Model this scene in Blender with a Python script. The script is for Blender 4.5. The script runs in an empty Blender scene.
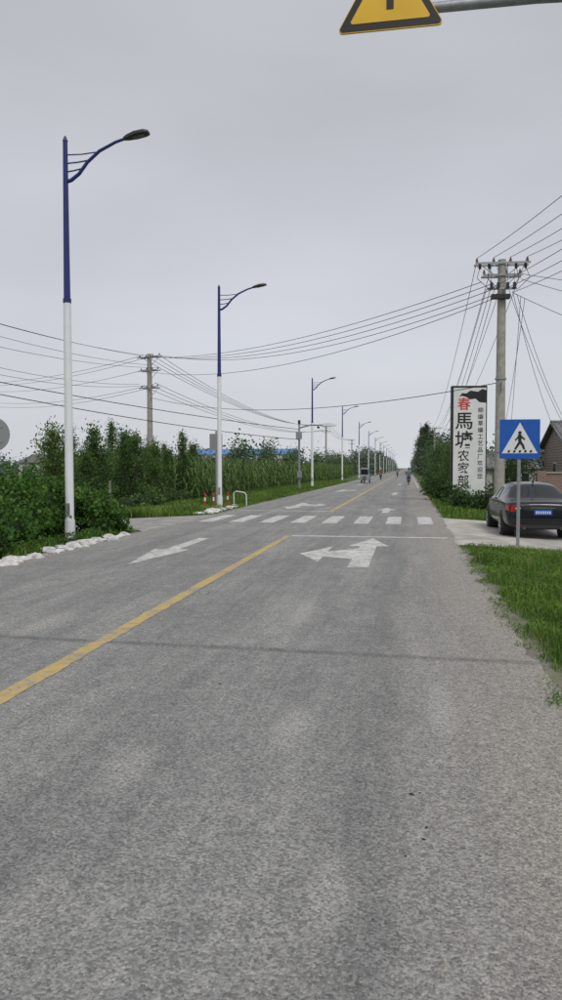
import bpy, bmesh, math, random
import numpy as np
from mathutils import Vector, Matrix
rad=math.radians
rng=np.random.default_rng(7); random.seed(7)
S=bpy.context.scene; C=S.collection
S.view_settings.view_transform='Standard'; S.view_settings.look='None'; S.view_settings.exposure=0

# ------------------------------------------------------------ camera / light
cam=bpy.data.cameras.new('camera'); co=bpy.data.objects.new('camera',cam); C.objects.link(co)
cam.sensor_fit='VERTICAL'; cam.sensor_height=36; cam.lens=26.64; cam.clip_end=6000; cam.clip_start=.05
co.location=(0,0,1.7); co.rotation_euler=(rad(90-2.48),0,rad(9.74)); S.camera=co
SUN_EL=52; SUN_AZ=150
w=bpy.data.worlds.new('World'); S.world=w; w.use_nodes=True; nt=w.node_tree; nt.nodes.clear()
N=nt.nodes.new; L=nt.links.new
out=N('ShaderNodeOutputWorld'); bg=N('ShaderNodeBackground'); bg.inputs[1].default_value=.1
sky=N('ShaderNodeTexSky'); sky.sky_type='NISHITA'; sky.sun_disc=False; sky.sun_elevation=rad(SUN_EL); sky.sun_rotation=rad(SUN_AZ)
sky.dust_density=4
tc=N('ShaderNodeTexCoord'); sep=N('ShaderNodeSeparateXYZ'); L(tc.outputs['Generated'],sep.inputs[0])
ramp=N('ShaderNodeValToRGB'); e=ramp.color_ramp.elements
e[0].position=0; e[0].color=(.66,.69,.725,1); e[1].position=1; e[1].color=(.50,.51,.55,1)
k=ramp.color_ramp.elements.new(.22); k.color=(.595,.61,.665,1)
k=ramp.color_ramp.elements.new(.5); k.color=(.525,.535,.575,1)
L(sep.outputs[2],ramp.inputs[0])
mp=N('ShaderNodeMapping'); mp.inputs['Scale'].default_value=(1,1,3.2); L(tc.outputs['Generated'],mp.inputs[0])
nz=N('ShaderNodeTexNoise'); nz.inputs['Scale'].default_value=1.7; nz.inputs['Detail'].default_value=4; nz.inputs['Roughness'].default_value=.45; L(mp.outputs[0],nz.inputs[0])
mr=N('ShaderNodeMapRange'); mr.inputs[1].default_value=.25; mr.inputs[2].default_value=.75; mr.inputs[3].default_value=8.9; mr.inputs[4].default_value=11.2; L(nz.outputs[0],mr.inputs[0])
vm=N('ShaderNodeVectorMath'); vm.operation='SCALE'; L(ramp.outputs[0],vm.inputs[0]); L(mr.outputs[0],vm.inputs['Scale'])
mx=N('ShaderNodeMix'); mx.data_type='RGBA'; mx.inputs[0].default_value=.95; L(sky.outputs[0],mx.inputs[6]); L(vm.outputs[0],mx.inputs[7])
L(mx.outputs[2],bg.inputs[0]); L(bg.outputs[0],out.inputs[0])
sl=bpy.data.lights.new('sun','SUN'); sl.energy=1.5; sl.angle=rad(20); sl.color=(1,.97,.91)
so=bpy.data.objects.new('sun',sl); C.objects.link(so)
az=rad(SUN_AZ); d=Vector((math.sin(az)*math.cos(rad(SUN_EL)),math.cos(az)*math.cos(rad(SUN_EL)),math.sin(rad(SUN_EL))))
so.rotation_euler=d.to_track_quat('Z','Y').to_euler(); so.location=d*50

# ------------------------------------------------------------ materials
MATS={}
def mat(name,col,rough=.6,metal=0,var=0,scale=8,bump=0,bscale=60,spec=.5,coat=0):
    if name in MATS: return MATS[name]
    m=bpy.data.materials.new(name); m.use_nodes=True; n=m.node_tree; b=n.nodes['Principled BSDF']
    b.inputs['Base Color'].default_value=(*col,1); b.inputs['Roughness'].default_value=rough; b.inputs['Metallic'].default_value=metal
    b.inputs['Specular IOR Level'].default_value=spec; b.inputs['Coat Weight'].default_value=coat
    t=n.nodes.new('ShaderNodeTexCoord')
    if var:
        z=n.nodes.new('ShaderNodeTexNoise'); z.inputs['Scale'].default_value=scale; z.inputs['Detail'].default_value=6; n.links.new(t.outputs['Object'],z.inputs[0])
        r=n.nodes.new('ShaderNodeValToRGB'); r.color_ramp.elements[0].position=.3; r.color_ramp.elements[1].position=.7
        r.color_ramp.elements[0].color=(*[c*(1-var) for c in col],1); r.color_ramp.elements[1].color=(*[min(1,c*(1+var)) for c in col],1)
        n.links.new(z.outputs[0],r.inputs[0]); n.links.new(r.outputs[0],b.inputs['Base Color'])
    if bump:
        z=n.nodes.new('ShaderNodeTexNoise'); z.inputs['Scale'].default_value=bscale; z.inputs['Detail'].default_value=4; n.links.new(t.outputs['Object'],z.inputs[0])
        bp=n.nodes.new('ShaderNodeBump'); bp.inputs['Strength'].default_value=bump; bp.inputs['Distance'].default_value=.01
        n.links.new(z.outputs[0],bp.inputs['Height']); n.links.new(bp.outputs[0],b.inputs['Normal'])
    MATS[name]=m; return m
def leafmat(name,c0,c1,c2,scale=1.2,trans=.25):
    m=bpy.data.materials.new(name); m.use_nodes=True; n=m.node_tree; b=n.nodes['Principled BSDF']; o=n.nodes['Material Output']
    g=n.nodes.new('ShaderNodeNewGeometry'); t=n.nodes.new('ShaderNodeTexCoord')
    z=n.nodes.new('ShaderNodeTexNoise'); z.inputs['Scale'].default_value=scale; z.inputs['Detail'].default_value=3; n.links.new(t.outputs['Object'],z.inputs[0])
    a=n.nodes.new('ShaderNodeMath'); a.operation='MULTIPLY_ADD'; a.inputs[1].default_value=.45; n.links.new(g.outputs['Random Per Island'],a.inputs[0])
    a2=n.nodes.new('ShaderNodeMath'); a2.operation='MULTIPLY_ADD'; a2.inputs[1].default_value=1.5; a2.inputs[2].default_value=-.48; n.links.new(z.outputs[0],a2.inputs[0]); n.links.new(a2.outputs[0],a.inputs[2])
    r=n.nodes.new('ShaderNodeValToRGB'); e=r.color_ramp.elements; e[0].position=.05; e[0].color=(*c0,1); e[1].position=.95; e[1].color=(*c2,1); q=e.new(.5); q.color=(*c1,1)
    n.links.new(a.outputs[0],r.inputs[0]); n.links.new(r.outputs[0],b.inputs['Base Color']); b.inputs['Roughness'].default_value=.55; b.inputs['Specular IOR Level'].default_value=.3
    tr=n.nodes.new('ShaderNodeBsdfTranslucent'); n.links.new(r.outputs[0],tr.inputs[0]); mi=n.nodes.new('ShaderNodeMixShader'); mi.inputs[0].default_value=trans
    n.links.new(b.outputs[0],mi.inputs[1]); n.links.new(tr.outputs[0],mi.inputs[2]); n.links.new(mi.outputs[0],o.inputs[0]); return m
M_white=mat('white_enamel',(.78,.80,.82),.35,var=.05,scale=3)
M_blue=mat('blue_enamel',(.012,.025,.16),.35,var=.1,scale=3)
M_dark=mat('dark_metal',(.02,.02,.025),.45)
M_lens=mat('lamp_lens',(.5,.5,.5),.2)
M_gal=mat('galvanised_steel',(.32,.34,.36),.45,.5,var=.15,scale=20)
M_conc=mat('pole_concrete',(.36,.34,.30),.85,var=.2,scale=5,bump=.3)
M_ins=mat('insulator_porcelain',(.25,.12,.08),.2)
M_bark=mat('bark',(.09,.07,.05),.9,var=.4,scale=12)
M_wire=mat('wire_black',(.02,.02,.022),.6)
M_leaf=leafmat('foliage',(.028,.062,.018),(.065,.135,.032),(.13,.22,.05),1.0,.3)
M_leafB=leafmat('light_foliage',(.045,.085,.02),(.095,.175,.04),(.17,.27,.07),1.0,.3)
M_leafL=leafmat('vine_foliage',(.026,.062,.012),(.065,.155,.022),(.15,.28,.05),1.6,.3)
M_leafM=leafmat('middle_foliage_haze_tint',(.05,.085,.04),(.085,.14,.065),(.14,.20,.09),.4,.2)  # greens paled part way: light distance haze painted into the leaf colours
M_leafF=leafmat('far_foliage_haze_tint',(.09,.125,.10),(.13,.17,.135),(.17,.21,.16),.15,.1)  # grey-blue lift is aerial haze baked into the leaf colours
M_corn=leafmat('corn_foliage',(.06,.11,.03),(.11,.19,.05),(.20,.28,.09),.6)
M_grass=leafmat('grass_blades',(.05,.10,.014),(.115,.22,.028),(.23,.35,.06),.9,.3)
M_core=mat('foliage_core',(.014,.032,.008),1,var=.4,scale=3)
M_straw=mat('straw',(.28,.22,.11),.9,var=.3)

# ------------------------------------------------------------ mesh helpers
class MB:
    def __init__(s): s.v=[];s.f=[];s.m=[];s.mats=[]
    def mi(s,m):
        if m not in s.mats: s.mats.append(m)
        return s.mats.index(m)
    def add(s,v,f,m):
        o=len(s.v); s.v.extend([tuple(p) for p in v]); i=s.mi(m)
        for q in f: s.f.append(tuple(int(a)+o for a in q)); s.m.append(i)
    def box(s,c,sz,m,rot=None):
        x,y,z=[a/2 for a in sz]; P=[Vector((a*x,b*y,e*z)) for a in(-1,1) for b in(-1,1) for e in(-1,1)]
        if rot is not None: P=[rot@p for p in P]
        s.add([p+Vector(c) for p in P],[(0,1,3,2),(4,6,7,5),(0,4,5,1),(2,3,7,6),(0,2,6,4),(1,5,7,3)],m)
    def tube(s,path,r,m,seg=10,cap=True):
        path=[Vector(p) for p in path]; rs=r if isinstance(r,(list,tuple)) else [r]*len(path)
        V=[];F=[];n=len(path); up=None
        for i,p in enumerate(path):
            t=(path[min(i+1,n-1)]-path[max(i-1,0)]).normalized()
            if up is None: up=t.orthogonal().normalized()
            a=(up-t*up.dot(t)).normalized(); up=a; b=t.cross(a)
            for k in range(seg):
                th=2*math.pi*k/seg; V.append(p+(a*math.cos(th)+b*math.sin(th))*rs[i])
        for i in range(n-1):
            for k in range(seg):
                F.append((i*seg+k,i*seg+(k+1)%seg,(i+1)*seg+(k+1)%seg,(i+1)*seg+k))
        if cap: F.append(tuple(range(seg))[::-1]); F.append(tuple(range((n-1)*seg,n*seg)))
        s.add(V,F,m)
    def poly(s,pts,m): s.add(pts,[tuple(range(len(pts)))],m)
    def ext(s,pts2,y0,y1,m):
        n=len(pts2); V=[(x,y0,z) for x,z in pts2]+[(x,y1,z) for x,z in pts2]
        F=[tuple(range(n)),tuple(range(2*n-1,n-1,-1))]+[(i,i+n,(i+1)%n+n,(i+1)%n) for i in range(n)]
        s.add(V,F,m)
    def leaves(s,c,size,m,up=.4,aspect=.55):
        n=len(c); a=rng.normal(size=(n,3)); a/=np.linalg.norm(a,axis=1)[:,None]
        nn=rng.normal(size=(n,3)); nn[:,2]+=up*2; b=np.cross(nn,a); b/=np.linalg.norm(b,axis=1)[:,None]+1e-9
        sz=(size*(.6+.8*rng.random(n)))[:,None]
        V=np.stack([c-a*sz*.5,c+b*sz*aspect*.5,c+a*sz*.5,c-b*sz*aspect*.5],1).reshape(-1,3)
        s.add(V.tolist(),np.arange(4*n).reshape(-1,4).tolist(),m)
    def obj(s,name,loc=(0,0,0),rot=(0,0,0),smooth=False,parent=None,link=True):
        me=bpy.data.meshes.new(name); me.from_pydata(s.v,[],s.f)
        for m in s.mats: me.materials.append(m)
        me.polygons.foreach_set('material_index',s.m); me.update()
        if smooth: me.shade_smooth()
        o=bpy.data.objects.new(name,me); o.location=loc; o.rotation_euler=rot
        if link: C.objects.link(o)
        if parent: o.parent=parent
        return o
def inst(o,loc,rz=0,sc=1,name=None):
    q=bpy.data.objects.new(name or o.name.split('.')[0],o.data); C.objects.link(q); q.location=loc; q.rotation_euler=(0,0,rz); q.scale=(sc,sc,sc) if not isinstance(sc,tuple) else sc; return q
def empty(name,loc=(0,0,0),rz=0):
    o=bpy.data.objects.new(name,None); C.objects.link(o); o.location=loc; o.rotation_euler=(0,0,rz); o.empty_display_size=.3; return o
def smooth_by_angle(o,a=35):
    for p in o.data.polygons: p.use_smooth=True
    try: o.data.set_sharp_from_angle(angle=rad(a))
    except Exception: pass
def H(x):
    xs=[-400,-30,-10,-7.3,-6.5,.8,1.25,3.5,30,400]; zs=[-.3,-.25,-.15,-.03,-.03,-.03,-.03,-.15,-.3,-.3]
    return float(np.interp(x,xs,zs))

# ------------------------------------------------------------ ground
gm=bpy.data.materials.new('ground_soil_grass'); gm.use_nodes=True; n=gm.node_tree; b=n.nodes['Principled BSDF']; b.inputs['Roughness'].default_value=.95
t=n.nodes.new('ShaderNodeTexCoord'); sp=n.nodes.new('ShaderNodeSeparateXYZ'); n.links.new(t.outputs['Object'],sp.inputs[0])
def nmath(nt,op,a,b_=None,c=None):
    q=nt.nodes.new('ShaderNodeMath'); q.operation=op
    for i,x in enumerate((a,b_,c)):
        if x is None: continue
        if isinstance(x,(int,float)): q.inputs[i].default_value=x
        else: nt.links.new(x,q.inputs[i])
    return q.outputs[0]
def nnoise(nt,vec,scale,detail=4,rough=.5,sc=None):
    if sc is not None:
        mm=nt.nodes.new('ShaderNodeMapping'); mm.inputs['Scale'].default_value=sc; nt.links.new(vec,mm.inputs[0]); vec=mm.outputs[0]
    q=nt.nodes.new('ShaderNodeTexNoise'); q.inputs['Scale'].default_value=scale; q.inputs['Detail'].default_value=detail; q.inputs['Roughness'].default_value=rough; nt.links.new(vec,q.inputs[0]); return q.outputs[0]
def nrange(nt,v,a,b_,c,d_,sm=False):
    q=nt.nodes.new('ShaderNodeMapRange'); q.inputs[1].default_value=a; q.inputs[2].default_value=b_; q.inputs[3].default_value=c; q.inputs[4].default_value=d_
    if sm: q.interpolation_type='SMOOTHSTEP'
    nt.links.new(v,q.inputs[0]); return q.outputs[0]
def nmix(nt,f,a,b_,blend='MIX'):
    q=nt.nodes.new('ShaderNodeMix'); q.data_type='RGBA'; q.blend_type=blend
    for i,x in ((0,f),(6,a),(7,b_)):
        if isinstance(x,(int,float)): q.inputs[i].default_value=x
        elif isinstance(x,tuple): q.inputs[i].default_value=(*x,1)
        else: nt.links.new(x,q.inputs[i])
    return q.outputs[2]
O=t.outputs['Object']
n1=nnoise(n,O,1.5,5); n2=nnoise(n,O,14,6,.7); n3=nnoise(n,O,70,4,.8)
dist=nmath(n,'ABSOLUTE',nmath(n,'ADD',sp.outputs[0],2.95))
edge=nrange(n,nmath(n,'ADD',dist,nmath(n,'MULTIPLY',n1,.9)),4.45,4.9,0,1)
soil=nmix(n,n2,(.17,.15,.12),(.31,.285,.24)); soil=nmix(n,nrange(n,n3,.45,.7,0,.6),soil,(.38,.35,.30)); grs=nmix(n,n2,(.04,.075,.018),(.10,.155,.035))
n.links.new(nmix(n,edge,soil,grs),b.inputs['Base Color'])
bp=n.nodes.new('ShaderNodeBump'); bp.inputs['Strength'].default_value=.6; bp.inputs['Distance'].default_value=.05; n.links.new(n2,bp.inputs['Height']); n.links.new(bp.outputs[0],b.inputs['Normal'])
xs=[-3000,-400,-100,-30,-20,-10,-8.5,-7.3,-6.5,-3,.8,1.25,2,3.5,6,12,30,100,400,3000]; ys=[-60,-20,0,5,10,15,20,30,50,80,150,300,700,1500,4500]
g=MB(); V=[(x,y,H(x)) for y in ys for x in xs]; nx=len(xs)
g.add(V,[(j*nx+i,j*nx+i+1,(j+1)*nx+i+1,(j+1)*nx+i) for j in range(len(ys)-1) for i in range(nx-1)],gm); g.obj('ground')

# road
rm=bpy.data.materials.new('worn_asphalt'); rm.use_nodes=True; n=rm.node_tree; b=n.nodes['Principled BSDF']; b.inputs['Roughness'].default_value=.9; b.inputs['Specular IOR Level'].default_value=.25
t=n.nodes.new('ShaderNodeTexCoord'); O=t.outputs['Object']; sp=n.nodes.new('ShaderNodeSeparateXYZ'); n.links.new(O,sp.inputs[0]); X=sp.outputs[0]; Y=sp.outputs[1]
fine=nnoise(n,O,60,4,.85); fine2=nnoise(n,O,190,2,.7); med=nnoise(n,O,3.2,6,.7); big=nnoise(n,O,.55,4,.6); m2=nnoise(n,O,14,5,.75)
streak=nnoise(n,O,1.6,5,.6,(1.0,.13,1)); streak2=nnoise(n,O,7,6,.7,(1.0,.09,1)); streak3=nnoise(n,O,26,4,.7,(1.0,.05,1))
base=nmix(n,nrange(n,big,.3,.7,0,1),(.225,.226,.222),(.285,.284,.276))
base=nmix(n,nrange(n,streak,.45,.68,0,.75),base,(.36,.355,.34))
base=nmix(n,nrange(n,streak2,.5,.72,0,.55),base,(.40,.39,.37))
base=nmix(n,nrange(n,streak2,.46,.3,0,.40),base,(.15,.15,.15))
base=nmix(n,nrange(n,streak3,.55,.75,0,.35),base,(.41,.40,.38))
base=nmix(n,nrange(n,med,.54,.70,0,.55),base,(.39,.38,.36))
base=nmix(n,nrange(n,med,.44,.26,0,.50),base,(.14,.14,.14))
dz=nrange(n,nmath(n,'ADD',X,nmath(n,'MULTIPLY',streak,1.8)),.35,1.9,0,.8,True)
base=nmix(n,dz,base,nmix(n,m2,(.29,.27,.24),(.42,.395,.35)))
dl=nrange(n,nmath(n,'ADD',X,nmath(n,'MULTIPLY',streak,1.2)),-5.9,-6.6,0,.6,True)
base=nmix(n,dl,base,(.35,.33,.30))
for cx,st_ in ((-1.9,.22),(-.25,.26),(-3.9,.25),(-5.6,.3)):
    dd=nmath(n,'ABSOLUTE',nmath(n,'SUBTRACT',nmath(n,'ADD',X,nmath(n,'MULTIPLY',streak,.5)),cx+.25))
    base=nmix(n,nrange(n,dd,.0,.34,st_,0,True),base,(.16,.16,.158))
# old pale repair patches, elongated along the road
for (cx,cy,wx,wy) in ((-.75,4.75,.14,.5),(-1.55,3.95,.16,.4),(.25,5.3,.12,.7),(-1.2,8.6,.16,1.0),(-3.9,7.5,.2,.9),(-.3,2.9,.1,.35)):
    ax=nmath(n,'DIVIDE',nmath(n,'SUBTRACT',X,cx),wx); ay=nmath(n,'DIVIDE',nmath(n,'SUBTRACT',Y,cy),wy)
    rr_=nmath(n,'ADD',nmath(n,'SQRT',nmath(n,'ADD',nmath(n,'MULTIPLY',ax,ax),nmath(n,'MULTIPLY',ay,ay))),nmath(n,'MULTIPLY',nmath(n,'SUBTRACT',m2,.5),2.2))
    base=nmix(n,nrange(n,rr_,.35,1.15,.55,0,True),base,(.43,.42,.40))
dy=nmath(n,'ABSOLUTE',nmath(n,'SUBTRACT',nmath(n,'ADD',nmath(n,'MULTIPLY',X,.03),nmath(n,'ADD',Y,nmath(n,'MULTIPLY',med,.10))),6.75))
base=nmix(n,nmath(n,'MULTIPLY',nrange(n,dy,.01,.11,.6,0,True),nrange(n,streak2,.35,.6,.25,1)),base,(.09,.09,.09))
vo=n.nodes.new('ShaderNodeTexVoronoi'); vo.feature='F1'; vo.inputs['Scale'].default_value=85; n.links.new(O,vo.inputs[0])
sc_=n.nodes.new('ShaderNodeSeparateColor'); n.links.new(vo.outputs['Color'],sc_.inputs[0])
grain=nrange(n,sc_.outputs[0],0,1,.62,1.38)
grain=nmath(n,'MULTIPLY',grain,nrange(n,fine,.3,.7,.68,1.32)); grain=nmath(n,'MULTIPLY',grain,nrange(n,m2,.3,.7,.84,1.16))
vs=n.nodes.new('ShaderNodeVectorMath'); vs.operation='SCALE'; n.links.new(base,vs.inputs[0]); n.links.new(grain,vs.inputs['Scale']); base=vs.outputs[0]
base=nmix(n,nrange(n,fine2,.63,.70,0,.55),base,(.52,.51,.48))
base=nmix(n,nrange(n,fine2,.36,.29,0,.75),base,(.05,.05,.05))
n.links.new(base,b.inputs['Base Color'])
bp=n.nodes.new('ShaderNodeBump'); bp.inputs['Strength'].default_value=.8; bp.inputs['Distance'].default_value=.008; n.links.new(nmath(n,'ADD',fine,nmath(n,'MULTIPLY',vo.outputs['Distance'],-1.0)),bp.inputs['Height']); n.links.new(bp.outputs[0],b.inputs['Normal'])
r=MB(); ys=list(np.arange(-15,40,.12))+list(np.arange(40,200,2))+[250,400,700,1300,2500]; V=[];F=[]
ex=0;el=0
for j,y in enumerate(ys):
    ex=ex*.8+rng.normal()*.024; el=el*.85+rng.normal()*.03
    V+=[(-6.95+el,y,0),(-2.95,y,0),(1.12+ex,y,0)]
for j in range(len(ys)-1): F+=[(3*j,3*j+1,3*j+4,3*j+3),(3*j+1,3*j+2,3*j+5,3*j+4)]
r.add(V,F,rm); r.obj('road')
cm=mat('old_concrete',(.48,.46,.42),.9,var=.28,scale=1.8,bump=.4,bscale=40)
r=MB(); xs=[-90,-30,-10,-7.3,-6.8]
for i in range(len(xs)-1):
    a,bb=xs[i],xs[i+1]; za=H(a)+.024; zb=H(bb)+.024
    fl=1.4 if bb>-7 else 0
    r.add([(a,19.8-(.5 if a==-7.3 else 0),za),(bb,19.8-(.5 if bb>=-7.3 else 0)-fl*.5,zb),(bb,25.3+(.5 if bb>=-7.3 else 0)+fl*.5,zb),(a,25.3+(.5 if a==-7.3 else 0),za)],[(0,1,2,3)],mat('side_road_asphalt',(.33,.32,.30),.9,var=.3,scale=1.5,bump=.4))
r.obj('side_road')
r=MB(); xs=[.9,1.25,3.5,9.5]
for i in range(3):
    a,bb=xs[i],xs[i+1]; o_=[.35,.1,0,0]
    r.add([(a,16.9-o_[i],H(a)+.022),(bb,16.9-o_[i+1],H(bb)+.022),(bb,25.6+o_[i+1],H(bb)+.022),(a,25.6+o_[i],H(a)+.022)],[(0,1,2,3)],cm)
r.obj('concrete_driveway')

# ------------------------------------------------------------ markings
def paint(name,col,wear):
    m=bpy.data.materials.new(name); m.use_nodes=True; n=m.node_tree; b=n.nodes['Principled BSDF']; b.inputs['Roughness'].default_value=.7
    t=n.nodes.new('ShaderNodeTexCoord'); O=t.outputs['Object']
    a=nnoise(n,O,60,4,.8); c=nnoise(n,O,2.5,5,.7); f=nnoise(n,O,220,2,.7); e_=nnoise(n,O,10,5,.8)
    s=nmath(n,'ADD',nmath(n,'MULTIPLY',a,.4),nmath(n,'ADD',nmath(n,'MULTIPLY',c,.3),nmath(n,'MULTIPLY',e_,.3)))
    k=nrange(n,s,wear,wear+.05,1,0); k=nmath(n,'MULTIPLY',k,.85)
    dirt=nmix(n,nrange(n,c,.35,.7,.5,.05),col,(.34,.32,.29)); dirt=nmix(n,nrange(n,f,.42,.3,0,.6),dirt,(.2,.19,.18))
    n.links.new(nmix(n,k,dirt,(.25,.245,.235)),b.inputs['Base Color']); return m
PW=paint('white_road_paint',(.72,.72,.70),.44); PY=paint('yellow_road_paint',(.62,.43,.09),.445)
def flat(pts,m,name,z=.004):
    q=MB(); q.poly([(x,y,z) for x,y in pts],m); bm=bmesh.new(); o=q.obj(name); bm.from_mesh(o.data)
    bmesh.ops.recalc_face_normals(bm,faces=bm.faces)
    for f in bm.faces:
        if f.normal.z<0: f.normal_flip()
    bmesh.ops.triangulate(bm,faces=bm.faces); bm.to_mesh(o.data); bm.free(); return o
def rough_strip(x0,x1,y0,y1,m,name):
    q=MB(); ys=np.arange(y0,y1+.05,.1); V=[]
    for y in ys: V+=[(x0+rng.normal()*.006,y,.004),(x1+rng.normal()*.006,y,.004)]
    q.add(V,[(2*i,2*i+1,2*i+3,2*i+2) for i in range(len(ys)-1)],m); return q.obj(name)
rough_strip(-3.03,-2.87,-15,18.2,PY,'centre_line')
flat([(-3.04,28.5),(-2.86,28.5),(-2.86,400),(-3.04,400)],PY,'centre_line')
flat([(-2.86,18.15),(.95,18.15),(.95,18.4),(-2.86,18.4)],PW,'stop_line')
flat([(-6.7,28.7),(-3.05,28.7),(-3.05,28.95),(-6.7,28.95)],PW,'stop_line')
q=MB()
for i in range(8):
    x=-6.55+i*.98; q.poly([(x,22.6,.004),(x+.46,22.6,.004),(x+.46,26,.004),(x,26,.004)],PW)
q.obj('zebra_crossing')
q=MB()
q.poly([(-6.9,60,.004),(-6.8,60,.004),(-6.8,500,.004),(-6.9,500,.004)],PW); q.poly([(.8,60,.004),(.9,60,.004),(.9,500,.004),(.8,500,.004)],PW); q.obj('edge_line')
def combo(cx,y0,s=1,flip=1,name='turn_arrow_marking'):
    P=[(-.17,0),(.19,0),(.19,3.5),(.46,3.5),(.02,5.3),(-.42,3.5),(-.17,3.5),(-.17,3.0),(-.75,2.35),(-.75,3.25),(-1.26,1.9),(-.75,.65),(-.75,1.45),(-.17,1.15)]
    flat([(cx+flip*a*s,y0+flip*b_*s) for a,b_ in P],PW,name)
def straight(cx,y0,flip=1,L_=5.0,name='arrow_marking'):
    P=[(-.13,0),(.13,0),(.15,L_*.5),(.38,L_*.5),(0,L_),(-.38,L_*.5),(-.15,L_*.5)]
    flat([(cx+flip*a,y0+flip*b_) for a,b_ in P],PW,name)
combo(-.85,12.6)
straight(-4.85,17.3,-1)
combo(-4.9,35.5,1,-1); straight(-.85,28.2,1,3.6); straight(-.85,47); combo(-4.9,58,1,-1); straight(-4.9,80,-1); straight(-.85,75)

# debris on road
q=MB(); mpeb=mat('pebbles',(.33,.31,.28),.9,var=.4,scale=30); mdk=mat('dark_crumbs',(.04,.035,.03),.9)
def pebble(x,y,z,s,m,flatn=.6):
    a=rng.random()*6.28; V=[(0,0,s*flatn)]
    k=6
    for i in range(k):
        th=a+6.28*i/k; rr=s*(.5+.9*rng.random()); V.append((math.cos(th)*rr,math.sin(th)*rr,s*.22*rng.random()))
    for i in range(k):
        V[1+i]=(V[1+i][0],V[1+i][1],-.003)
    V=[(x+a_,y+b_,z+c_) for a_,b_,c_ in V]
    q.add(V,[(0,1+i,1+(i+1)%k) for i in range(k)],m)
for _ in range(3200):
    y=rng.uniform(1.5,20); x=1.2-abs(rng.normal())*.45
    if x>-6.5: pebble(x,y,.003,rng.uniform(.003,.011),mpeb)
for _ in range(500): pebble(rng.uniform(-6.5,1),rng.uniform(1.5,14),.003,rng.uniform(.002,.006),mpeb)
for _ in range(110): pebble(rng.uniform(-4,1),rng.uniform(1.8,9),.003,rng.uniform(.002,.006),mdk,.4)
for (x,y,s) in [(.03,3.85,.016),(.07,3.87,.009),(.10,3.5,.011),(.08,3.38,.013),(.0,3.22,.008),(-1.45,5.6,.013)]: pebble(x,y,.003,s,mdk,.35)
for _ in range(1500):
    y=rng.uniform(3,30); x=-6.98+abs(rng.normal())*.35; pebble(x,y,.003,rng.uniform(.005,.016),mpeb)
q.obj('road_debris')
def rock_mass(name,pts,m,fl=.7):
    q=MB()
    for (x,y,s) in pts:
        bm=bmesh.new(); bmesh.ops.create_icosphere(bm,subdivisions=2,radius=s)
        f=rng.uniform(.5,1.2,3); a=rng.random()*3.14; ca,sa=math.cos(a),math.sin(a)
        for v in bm.verts:
            p=Vector((v.co.x*f[0]*1.4,v.co.y*f[1]*1.4,v.co.z*f[2]*fl))*(1+rng.normal()*.13); v.co=Vector((p.x*ca-p.y*sa,p.x*sa+p.y*ca,p.z))
        q.add([(v.co.x+x,v.co.y+y,v.co.z+H(x)+s*.25) for v in bm.verts],[[v.index for v in fc.verts] for fc in bm.faces],m); bm.free()
    return q.obj(name)
mr_=mat('rubble',(.62,.61,.59),.9,var=.35,scale=7,bump=.5)
pts=[]
for (cx,cy,k) in [(-7.12,11.9,16),(-7.15,12.9,14),(-7.1,14.0,14),(-7.15,15.4,20),(-7.1,16.5,14),(-7.15,17.3,6)]:
    for _ in range(k): pts.append((cx+rng.normal()*.12,cy+rng.normal()*.42,rng.uniform(.04,.15)*(.6+.6*rng.random())))
rock_mass('rubble',pts,mr_,.6)
pts=[(-7.4-abs(rng.normal())*.45,29.5+rng.normal()*1.3,rng.uniform(.05,.19)) for _ in range(50)]
rock_mass('rubble',pts,mr_,.6)

# ------------------------------------------------------------ vegetation
def blob_pts(n,c,r,shell=.6):
    d_=rng.normal(size=(n,3)); d_/=np.linalg.norm(d_,axis=1)[:,None]; rr=(shell+(1-shell)*rng.random(n)**.7)[:,None]
    return np.array(c)+d_*rr*np.array(r)
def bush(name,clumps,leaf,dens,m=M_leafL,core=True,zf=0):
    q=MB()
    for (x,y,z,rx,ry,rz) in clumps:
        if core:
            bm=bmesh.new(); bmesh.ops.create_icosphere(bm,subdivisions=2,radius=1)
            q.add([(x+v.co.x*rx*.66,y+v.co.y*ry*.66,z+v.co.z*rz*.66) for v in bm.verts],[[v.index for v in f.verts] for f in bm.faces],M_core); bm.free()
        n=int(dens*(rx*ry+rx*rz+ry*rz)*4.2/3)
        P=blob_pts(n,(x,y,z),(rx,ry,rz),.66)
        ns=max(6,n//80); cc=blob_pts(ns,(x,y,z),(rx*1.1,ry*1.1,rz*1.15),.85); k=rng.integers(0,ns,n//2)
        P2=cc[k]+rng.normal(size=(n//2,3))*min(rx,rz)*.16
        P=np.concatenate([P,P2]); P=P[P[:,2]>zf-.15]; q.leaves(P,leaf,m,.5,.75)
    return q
cl=[]
for i in range(26):
    y=rng.uniform(9.5,16.0); x=-8.7-rng.uniform(0,3.6); cl.append((x,y,rng.uniform(.25,.7),rng.uniform(.5,.95),rng.uniform(.5,.95),rng.uniform(.45,.85)))
for (x,y,z,s) in [(-8.25,11.5,.2,.65),(-8.2,13,.3,.75),(-8.4,14.4,.35,.7),(-8.9,15.6,.6,.85),(-9.1,17.2,.65,.9),(-8.75,18.0,.65,.8),(-7.85,17.9,.2,.5),(-8.1,18.3,.55,.65),(-9.8,18.3,.75,.9),(-10.6,17.5,.8,.9),(-7.7,18.5,.25,.45)]: cl.append((x,y,z,s,s,s*.9))
q=bush('vine_bush',cl,.10,430)
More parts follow.
